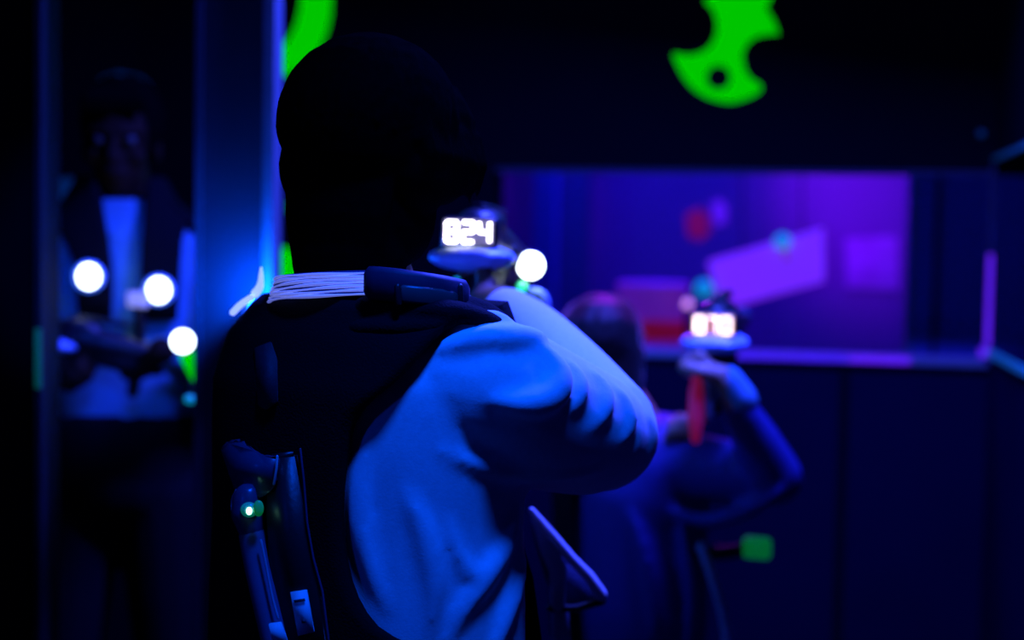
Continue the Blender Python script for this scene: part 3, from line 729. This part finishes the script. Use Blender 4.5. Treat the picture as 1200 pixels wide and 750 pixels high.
def hous(bm):
    add_tube(bm, [vp(291, 580, .018), vp(291, 598, .02), vp(295, 618, .018)], [.0165, .0185, .014], 16)
hs = organic('sensor_housing', hous, .003, 3, M_navy, vest)
fin('housing_rim', tube_me([vp(u, v, .024) for u, v in smoothpts([(277, 570), (272, 582), (273, 598), (279, 612), (288, 622)], 3)], .0014, 8), M_blueplas, vest)
bm = bmesh.new(); add_ell(bm, vp(292, 590, .042), (.0030, .003, .0040)); fin('sensor_led', me_from(bm), M_ledgw, vest)
bm = bmesh.new(); add_ell(bm, vp(303, 588, .037), (.0055, .004, .0085)); fin('sensor_lens', me_from(bm), mat('dim_green_lens', (.05, .3, .15), .3, emit=(.0, .14, .03), strength=.6, bump=0), vest)
bm = bmesh.new(); add_ell(bm, vp(292, 590, .0355), (.009, .006, .008)); fin('led_lens', me_from(bm), mat('green_lit_lens', (.1, .3, .3), .2, emit=(0, .10, .07), strength=.8, bump=0), vest)
fin('cable_tube', tube_me([vp(u, v, .016) for u, v in smoothpts([(296, 622), (302, 655), (311, 695), (322, 742), (328, 775)], 4)], .0145, 14), mat('blue_cable_sleeve', (.10, .11, .2), .35, bump=.03), vest)
fin('tube_painted_highlight', tube_me([vp(u, v, .031) for u, v in smoothpts([(306, 626), (312, 655), (319, 690), (326, 715)], 4)], .0013, 8), M_blueplas, vest)  # pale line paints the highlight on the tube
plate('tube_label', [(306, 722), (330, 719), (338, 741), (314, 745)], .0335, .003, M_label, vest, .0005)
lb = plate('pack_label', [(340, 690), (360, 687), (369, 736), (349, 741)], .0145, .002, M_label, vest, .0005)
plate('label_print', [(344, 699), (357, 697), (358, 700), (345, 702)], .0151, .0004, M_ink, vest, 0)
plate('label_print', [(353, 722), (357, 721), (358, 725), (354, 726)], .0151, .0004, M_ink, vest, 0)
plate('shoulder_patch', [(298, 412), (318, 406), (325, 424), (326, 470), (312, 480), (302, 474)], .009, .008, mat('worn_dark_patch', (.012, .012, .022), .7, scale=160, var=.9), vest, .001)
# stiff front flap of the vest with a pale lower holder
fl = thing('gun_holster', 'pale blue plastic holster hanging at the near person\'s front', 'holster', P(660, 720, 1.86))
def slabp(name, pts, d, th, m, par, bev=.002):
    n = CAM.translation - P(pts[0][0], pts[0][1], d); n = Vector((n.x, n.y, 0)).normalized()
    return fin(name, slab_me([P(u, v, d) for u, v in pts], n, th, bev), m, par)
slabp('holster_panel', [(622, 598), (640, 624), (664, 658), (705, 694), (704, 705), (650, 712), (636, 672), (625, 630)], 1.86, .04, M_navy, fl, .004)
fin('holster_painted_highlight', tube_me([P(*x) for x in ((623, 598, 1.84), (645, 626, 1.84), (670, 655, 1.84), (690, 676, 1.84), (704, 697, 1.84))], [.004, .007, .007, .008, .009], 10), M_white, fl)  # white edge paints the highlight along the panel
fin('holster_rib', tube_me([P(*x) for x in ((632, 612, 1.85), (642, 640, 1.845), (654, 668, 1.84), (654, 708, 1.84))], [.008, .012, .012, .010], 10), M_blueplas, fl)
fin('holster_strap', tube_me([P(*x) for x in ((656, 716, 1.85), (658, 750, 1.85), (662, 830, 1.85))], [.012, .013, .013], 10, (Vector((0, 1, 0)), .4)), M_blueplas, fl)
fin('holster_band', tube_me([P(*x) for x in ((644, 713, 1.84), (675, 713, 1.838), (706, 705, 1.84))], .005, 8), M_black, fl)

# ================================================================ second person by the window
Y2 = R(42)
b2 = P(742, 700, 2.75)
sec = thing('person', 'person in navy jacket facing the purple window with dark rounded hair', 'person', (b2.x, b2.y, 0), -Y2)
rows2 = [(.70, .135, .105, 0), (.80, .142, .108, 0), (.95, .138, .105, 0), (1.03, .145, .105, 0), (1.09, .150, .095, 0), (1.13, .135, .085, .01), (1.165, .09, .07, .01), (1.19, .055, .05, .015)]
T2 = Torso(b2.x, b2.y, Y2, rows2)
h2 = P(708, 420, 2.72); y2h = R(35); f2 = Vector((math.sin(y2h), math.cos(y2h), 0)); r2 = Vector((math.cos(y2h), -math.sin(y2h), 0))
S2 = P(800, 545, 2.66); E2 = P(908, 560, 2.56); H2 = P(862, 470, 2.50)
S2l = P(690, 545, 2.86); E2l = P(740, 590, 2.98); H2l = P(780, 528, 2.70)
G2O = P(836, 381, 2.52)
gun2, g2, (gf2, gr2, gu2) = make_gun('laser_gun', 'laser gun with warm white display and red grip strip held by the window', G2O, R(16), R(4), 1.0,
    dict(digits='870', warm=True, redgrip=False, lamps=[]))
gc2 = g2(0, .045, -.09)
fin('red_magazine', tube_me([P(*x) for x in ((818, 428, 2.50), (816, 460, 2.49), (815, 490, 2.485), (815, 515, 2.48))], [.007, .013, .014, .008], 12), M_red, gun2)
fin('magazine_side', tube_me([P(*x) for x in ((826, 432, 2.50), (829, 460, 2.495), (828, 490, 2.49))], [.012, .016, .010], 12), M_blueplas, gun2)
fin('magazine_mount', tube_me([g2(0, .03, -.05), P(820, 425, 2.515), P(818, 440, 2.51)], .014, 10), M_black, gun2)
def body2(bm):
    add_head(bm, h2, f2, r2, .88); T2.loft(bm, -.02, .72, 1.16)
    add_tube(bm, [h2 - f2 * .03, T2.c + Vector((0, 0, 1.15))], [.045, .05], 14)
    for S, E, H in ((S2, E2, H2), (S2l, E2l, H2l)): add_tube(bm, [S, E, E.lerp(H, .4), H], [.04, .032, .031, .024], 12)
    add_tube(bm, [H2, P(846, 440, 2.50)], [.024, .022], 10)
    add_hand(bm, P(852, 452, 2.50), P(828, 420, 2.52) - P(852, 452, 2.50), -gr2 + gf2 * .2, gu2, (75, 85, 50), .85)
    add_hand(bm, H2l, P(812, 512, 2.56) - H2l, gf2 * .3 + gu2 * .6, gr2, (30, 60, 40), .85)
    for s_ in (-1, 1):
        h = T2.c + T2.r * .075 * s_ + Vector((0, 0, .70)); k = h + T2.r * .02 * s_ + T2.f * .03 - Vector((0, 0, .34)); a = Vector((k.x, k.y, .08))
        add_tube(bm, [h, h.lerp(k, .5), k, k.lerp(a, .35), a], [.07, .06, .046, .045, .03], 12)
organic('body', body2, .006, 3, M_skin, sec)
def hp2(x, y, z): return h2 + (r2 * x + f2 * y + r2.cross(f2) * z) * .88
rot2 = Matrix((r2, f2, r2.cross(f2))).transposed()
def hair2(bm):
    hair_cap(bm, hp2, rot2, .88, (.090, .106, .100), 120, 1.15, .007, 5, .5)
    add_ell(bm, hp2(0, -.04, -.07), (.075 * .88, .07 * .88, .11 * .88), rot2)
    for k in range(18):
        a = math.pi * (k / 17) ; x = -.085 * math.cos(a); y = -.09 * math.sin(a)
        add_tube(bm, [hp2(x, y, .02), hp2(x * 1.05, y * 1.05 - .01, -.06), hp2(x * .95, y, -.15 - .012 * math.sin(k * 2.3))], [.014, .013, .004], 6)
organic('hair', hair2, .005, 1, M_hair2, sec)
def jacket(bm):
    T2.loft(bm, .006, .70, 1.17)
    add_tube(bm, smoothpts([S2 - (E2 - S2) * .3, S2, S2.lerp(E2, .6), E2], 4), [p[0] for p in smoothpts([[.07], [.066], [.058], [.052]], 4)], 16)
    add_tube(bm, [E2, E2.lerp(H2, .5), E2.lerp(H2, .88)], [.052, .043, .032], 16)
    add_tube(bm, [S2l, E2l], [.066, .055], 16); add_tube(bm, [E2l, E2l.lerp(H2l, .85)], [.05, .034], 16)
    def fold(pts, r0):
        q = smoothpts(pts, 4); add_tube(bm, [P(*x) for x in q], [r0 * (.35 + .65 * math.sin(math.pi * (i + .5) / len(q))) for i in range(len(q))], 8)
    fold([(790, 600, 2.60), (830, 610, 2.57), (880, 596, 2.53), (915, 575, 2.51)], .018)
    fold([(850, 540, 2.58), (880, 560, 2.53), (905, 590, 2.52)], .014)
    fold([(740, 600, 2.62), (760, 660, 2.61), (770, 740, 2.61)], .016)
    fold([(800, 620, 2.60), (810, 690, 2.60), (806, 760, 2.60)], .016)
organic('jacket', jacket, .008, 5, M_jacket, sec)
def trous2(bm):
    add_ell(bm, T2.c + Vector((0, 0, .70)), (.135, .115, .09), Matrix.Rotation(-Y2, 3, 'Z'))
    for s_ in (-1, 1):
        h = T2.c + T2.r * .075 * s_ + Vector((0, 0, .70)); k = h + T2.r * .02 * s_ + T2.f * .03 - Vector((0, 0, .34)); a = Vector((k.x, k.y, .09))
        add_tube(bm, [h, h.lerp(k, .5), k, a], [.085, .074, .058, .05], 14)
organic('trousers', trous2, .01, 3, M_trous, sec)
for s_ in (-1, 1):
    a = T2.c + T2.r * .095 * s_ + T2.f * .03; shoe('shoe', Vector((a.x, a.y, 0)) + T2.f * .14, Vector((a.x, a.y, 0)) - T2.f * .05, M_shoe, sec, .85)
def cuff2(bm): add_tube(bm, [P(868, 470, 2.505), P(852, 446, 2.505)], [.032, .029], 14)
organic('cuff', cuff2, .005, 2, M_shirt, sec)
v2 = fin('vest', T2.patch([(z, R(-110), R(t)) for z, t in ((.74, -8), (.85, -12), (.95, -15), (1.03, -15), (1.09, -8), (1.13, 0), (1.16, 5))], .012, .014, 20), M_vest, sec)
hs2 = fin('hip_sensor', box_me((.052, .024, .040), Matrix.Translation(P(887, 642, 2.62)) @ Matrix.Rotation(-.3, 4, 'Z'), .008), mat('dim_green_sensor', (.05, .3, .1), .3, emit=(.0, .16, .03), strength=.6, bump=0), v2); hs2['label'] = 'dim green glowing hip sensor'
fin('sensor_arm', tube_me([P(*x) for x in ((800, 650, 2.66), (850, 648, 2.64), (880, 643, 2.63))], .014, 10), M_black, v2)
fin('cable', tube_me([P(*x) for x in smoothpts([(822, 640, 2.57), (834, 675, 2.56), (846, 715, 2.56), (852, 760, 2.56), (850, 860, 2.57)], 4)], .0085, 10), M_blueplas, v2)

# ================================================================ third person, facing us in the doorway
Y3 = R(176)
b3 = P(142, 400, 3.05)
th3 = thing('person', 'person in blue shirt and black vest facing out of the doorway', 'person', (b3.x, b3.y, 0), -Y3)
rows3 = [(.98, .150, .110, 0), (1.08, .158, .115, 0), (1.2, .17, .12, 0), (1.32, .185, .12, 0), (1.42, .195, .115, 0), (1.49, .185, .10, 0), (1.535, .13, .085, 0), (1.57, .085, .07, 0), (1.60, .066, .06, 0)]
T3 = Torso(b3.x, b3.y, Y3, rows3)
h3 = P(142, 168, 3.02); f3 = Vector((.10, -.99, -.05)).normalized(); r3 = f3.cross(Vector((0, 0, 1))).normalized()
def q3(lx, ly, z): return T3.c + T3.r * lx + T3.f * ly + Vector((0, 0, z))
# local right of this person is the picture's left
SR3 = q3(.19, 0, 1.46); ER3 = q3(.25, .06, 1.19); HR3 = q3(.10, .24, 1.265)
SL3 = q3(-.19, 0, 1.46); EL3 = q3(-.22, .08, 1.20); HL3 = q3(-.13, .27, 1.28)
G3 = q3(.09, .25, 1.315)
gun3, g3, (gf3, gr3, gu3) = make_gun('laser_gun', 'dark laser gun with round front lamp held across by the doorway person', G3, R(78), R(-8), .8,
    dict(digits='000', lamps=[('front_lamp', P(214, 400, 2.66), .0205, M_lampw)]), 'laser guns')
fin('lamp_ring', tube_me([g3(0, .40, -.03), P(214, 400, 2.69)], [.016, .022], 14), M_black, gun3)
nv = Vector((.3, -.95, 0)).normalized()
fin('green_fin', slab_me([P(u, v, 2.63) for u, v in ((210, 418), (233, 410), (234, 446), (226, 447))], nv, .015, .001), M_green, gun3, False)
fin('fin_mount', tube_me([P(214, 402, 2.70), P(224, 432, 2.66), P(224, 468, 2.66)], .010, 8), M_black, gun3)
bm = bmesh.new(); add_ell(bm, P(224, 468, 2.635), (.013, .010, .008)); fin('teal_led', me_from(bm), M_teall, gun3)
fin('top_screen', box_me((.04, .02, .03), Matrix.Translation(P(162, 351, 2.74)), .004), mat('pale_screen_glow', (.5, .5, .6), emit=(.30, .32, .85), strength=.7, bump=0), gun3)
fin('screen_stem', tube_me([P(163, 358, 2.745), P(164, 395, 2.76)], .011, 8), M_black, gun3)
def body3(bm):
    add_head(bm, h3, f3, r3, 1.0); T3.loft(bm, -.02, 1.0, 1.56)
    add_tube(bm, [h3 - f3 * .03, T3.c + Vector((0, 0, 1.52))], [.052, .058], 14)
    for S, E, H in ((SR3, ER3, HR3), (SL3, EL3, HL3)): add_tube(bm, [S, E, E.lerp(H, .4), H], [.048, .037, .036, .026], 12)
    add_hand(bm, HR3, g3(0, .05, -.09) - HR3, gf3 * .5 + gr3, gu3, (50, 70, 45), .95)
    add_hand(bm, HL3, g3(0, .24, -.08) - HL3, -gf3 * .4 + gu3 * .6, gf3, (45, 70, 45), .95)
    for s_ in (-1, 1):
        h = T3.c + T3.r * .09 * s_ + Vector((0, 0, .95)); k = h + T3.r * .03 * s_ + T3.f * .03 - Vector((0, 0, .45)); a = Vector((k.x, k.y, .09))
        add_tube(bm, [h, h.lerp(k, .5), k, k.lerp(a, .35), a], [.085, .072, .055, .053, .036], 12)
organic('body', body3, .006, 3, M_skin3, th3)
def hp3(x, y, z): return h3 + (r3 * x + f3 * y + r3.cross(f3) * z)
rot3 = Matrix((r3, f3, r3.cross(f3))).transposed()
def hair3(bm):
    hair_cap(bm, hp3, rot3, 1.0, (.086, .106, .098), 100, 1.0, .007, 8, .3, (0, -.03, .042))
    for k in range(14):
        x = -.06 + .12 * k / 13; add_tube(bm, [hp3(x * .8, .06, .11), hp3(x, .085, .085), hp3(x * 1.05, .09, .06)], [.012, .012, .004], 6)
organic('hair', hair3, .006, 1, M_hair, th3)
for s_ in (-1, 1):
    bm = bmesh.new(); add_ell(bm, hp3(.032 * s_, .076, .006), (.0115,) * 3); e = fin('eye', me_from(bm), mat('eye_white', (.05, .05, .05), .5, bump=0), th3)
    bm = bmesh.new(); add_ell(bm, hp3(.032 * s_, .0855, .006), (.005, .0035, .005)); fin('iris', me_from(bm), M_ink, e)
def shirt3(bm):
    T3.loft(bm, .004, 1.10, 1.575)
    for S, E, H in ((SR3, ER3, HR3), (SL3, EL3, HL3)):
        add_tube(bm, [S, S.lerp(E, .5), E], [.075, .066, .055], 16); add_tube(bm, [E, E.lerp(H, .5), E.lerp(H, .85)], [.055, .046, .034], 16)
    for s_ in (-1, 1): add_tube(bm, [q3(.07 * s_, -.02, 1.585), q3(.06 * s_, .06, 1.56), q3(.0, .10, 1.50)], [.016, .016, .010], 10)
organic('shirt', shirt3, .008, 4, M_shirt, th3)
def trous3(bm):
    T3.loft(bm, .008, .96, 1.13)
    add_ell(bm, T3.c + Vector((0, 0, .97)), (.155, .13, .10), Matrix.Rotation(-Y3, 3, 'Z'))
    for s_ in (-1, 1):
        h = T3.c + T3.r * .09 * s_ + Vector((0, 0, .95)); k = h + T3.r * .03 * s_ + T3.f * .03 - Vector((0, 0, .45)); a = Vector((k.x, k.y, .09))
        add_tube(bm, [h, h.lerp(k, .5), k, a], [.10, .088, .068, .058], 14)
organic('trousers', trous3, .01, 3, M_trous, th3)
for s_ in (-1, 1):
    a = T3.c + T3.r * .12 * s_ + T3.f * .03; shoe('shoe', Vector((a.x, a.y, 0)) + T3.f * .17, Vector((a.x, a.y, 0)) - T3.f * .05, M_shoe, th3)
# vest: two front panels parted in a Y, joined over the shoulders to the back
def prow(lst):
    out = []
    for v, u0, u1 in lst:
        a, b = T3.find(u0, v, .014), T3.find(u1, v, .014); out.append(((a[1] + b[1]) / 2, a[0], b[0]))
    out.sort(); return out
vl = prow([(376, 94, 131), (345, 92, 132), (310, 90, 131), (285, 80, 128), (262, 64, 124), (240, 62, 120), (222, 64, 114), (208, 72, 110)])
vr = prow([(376, 163, 206), (345, 164, 208), (310, 165, 210), (285, 166, 212), (262, 168, 214), (240, 170, 212), (222, 172, 208), (208, 174, 204)])
v3 = fin('vest', T3.patch([(z, R(-115), R(115)) for z in (1.14, 1.22, 1.3, 1.38, 1.45, 1.5, 1.54, 1.565)], .010, .014, 24), M_vest, th3)
fin('front_panel', T3.patch(vl, .010, .016, 10), M_vest, v3); fin('front_panel', T3.patch(vr, .010, .016, 10), M_vest, v3)
for u, v in ((104, 324), (186, 340)):
    q = T3.find(u, v, .03); n = (CAM.translation - q[2]).normalized()
    fin('lamp_ring', tube_me([q[2] - n * .006, q[2] + n * .006], .032, 18), M_lamprim, v3)
    bm = bmesh.new(); add_ell(bm, q[2] + n * .03, (.022, .022, .0245), None, 18); fin('vest_lamp', me_from(bm), M_lampw, v3)
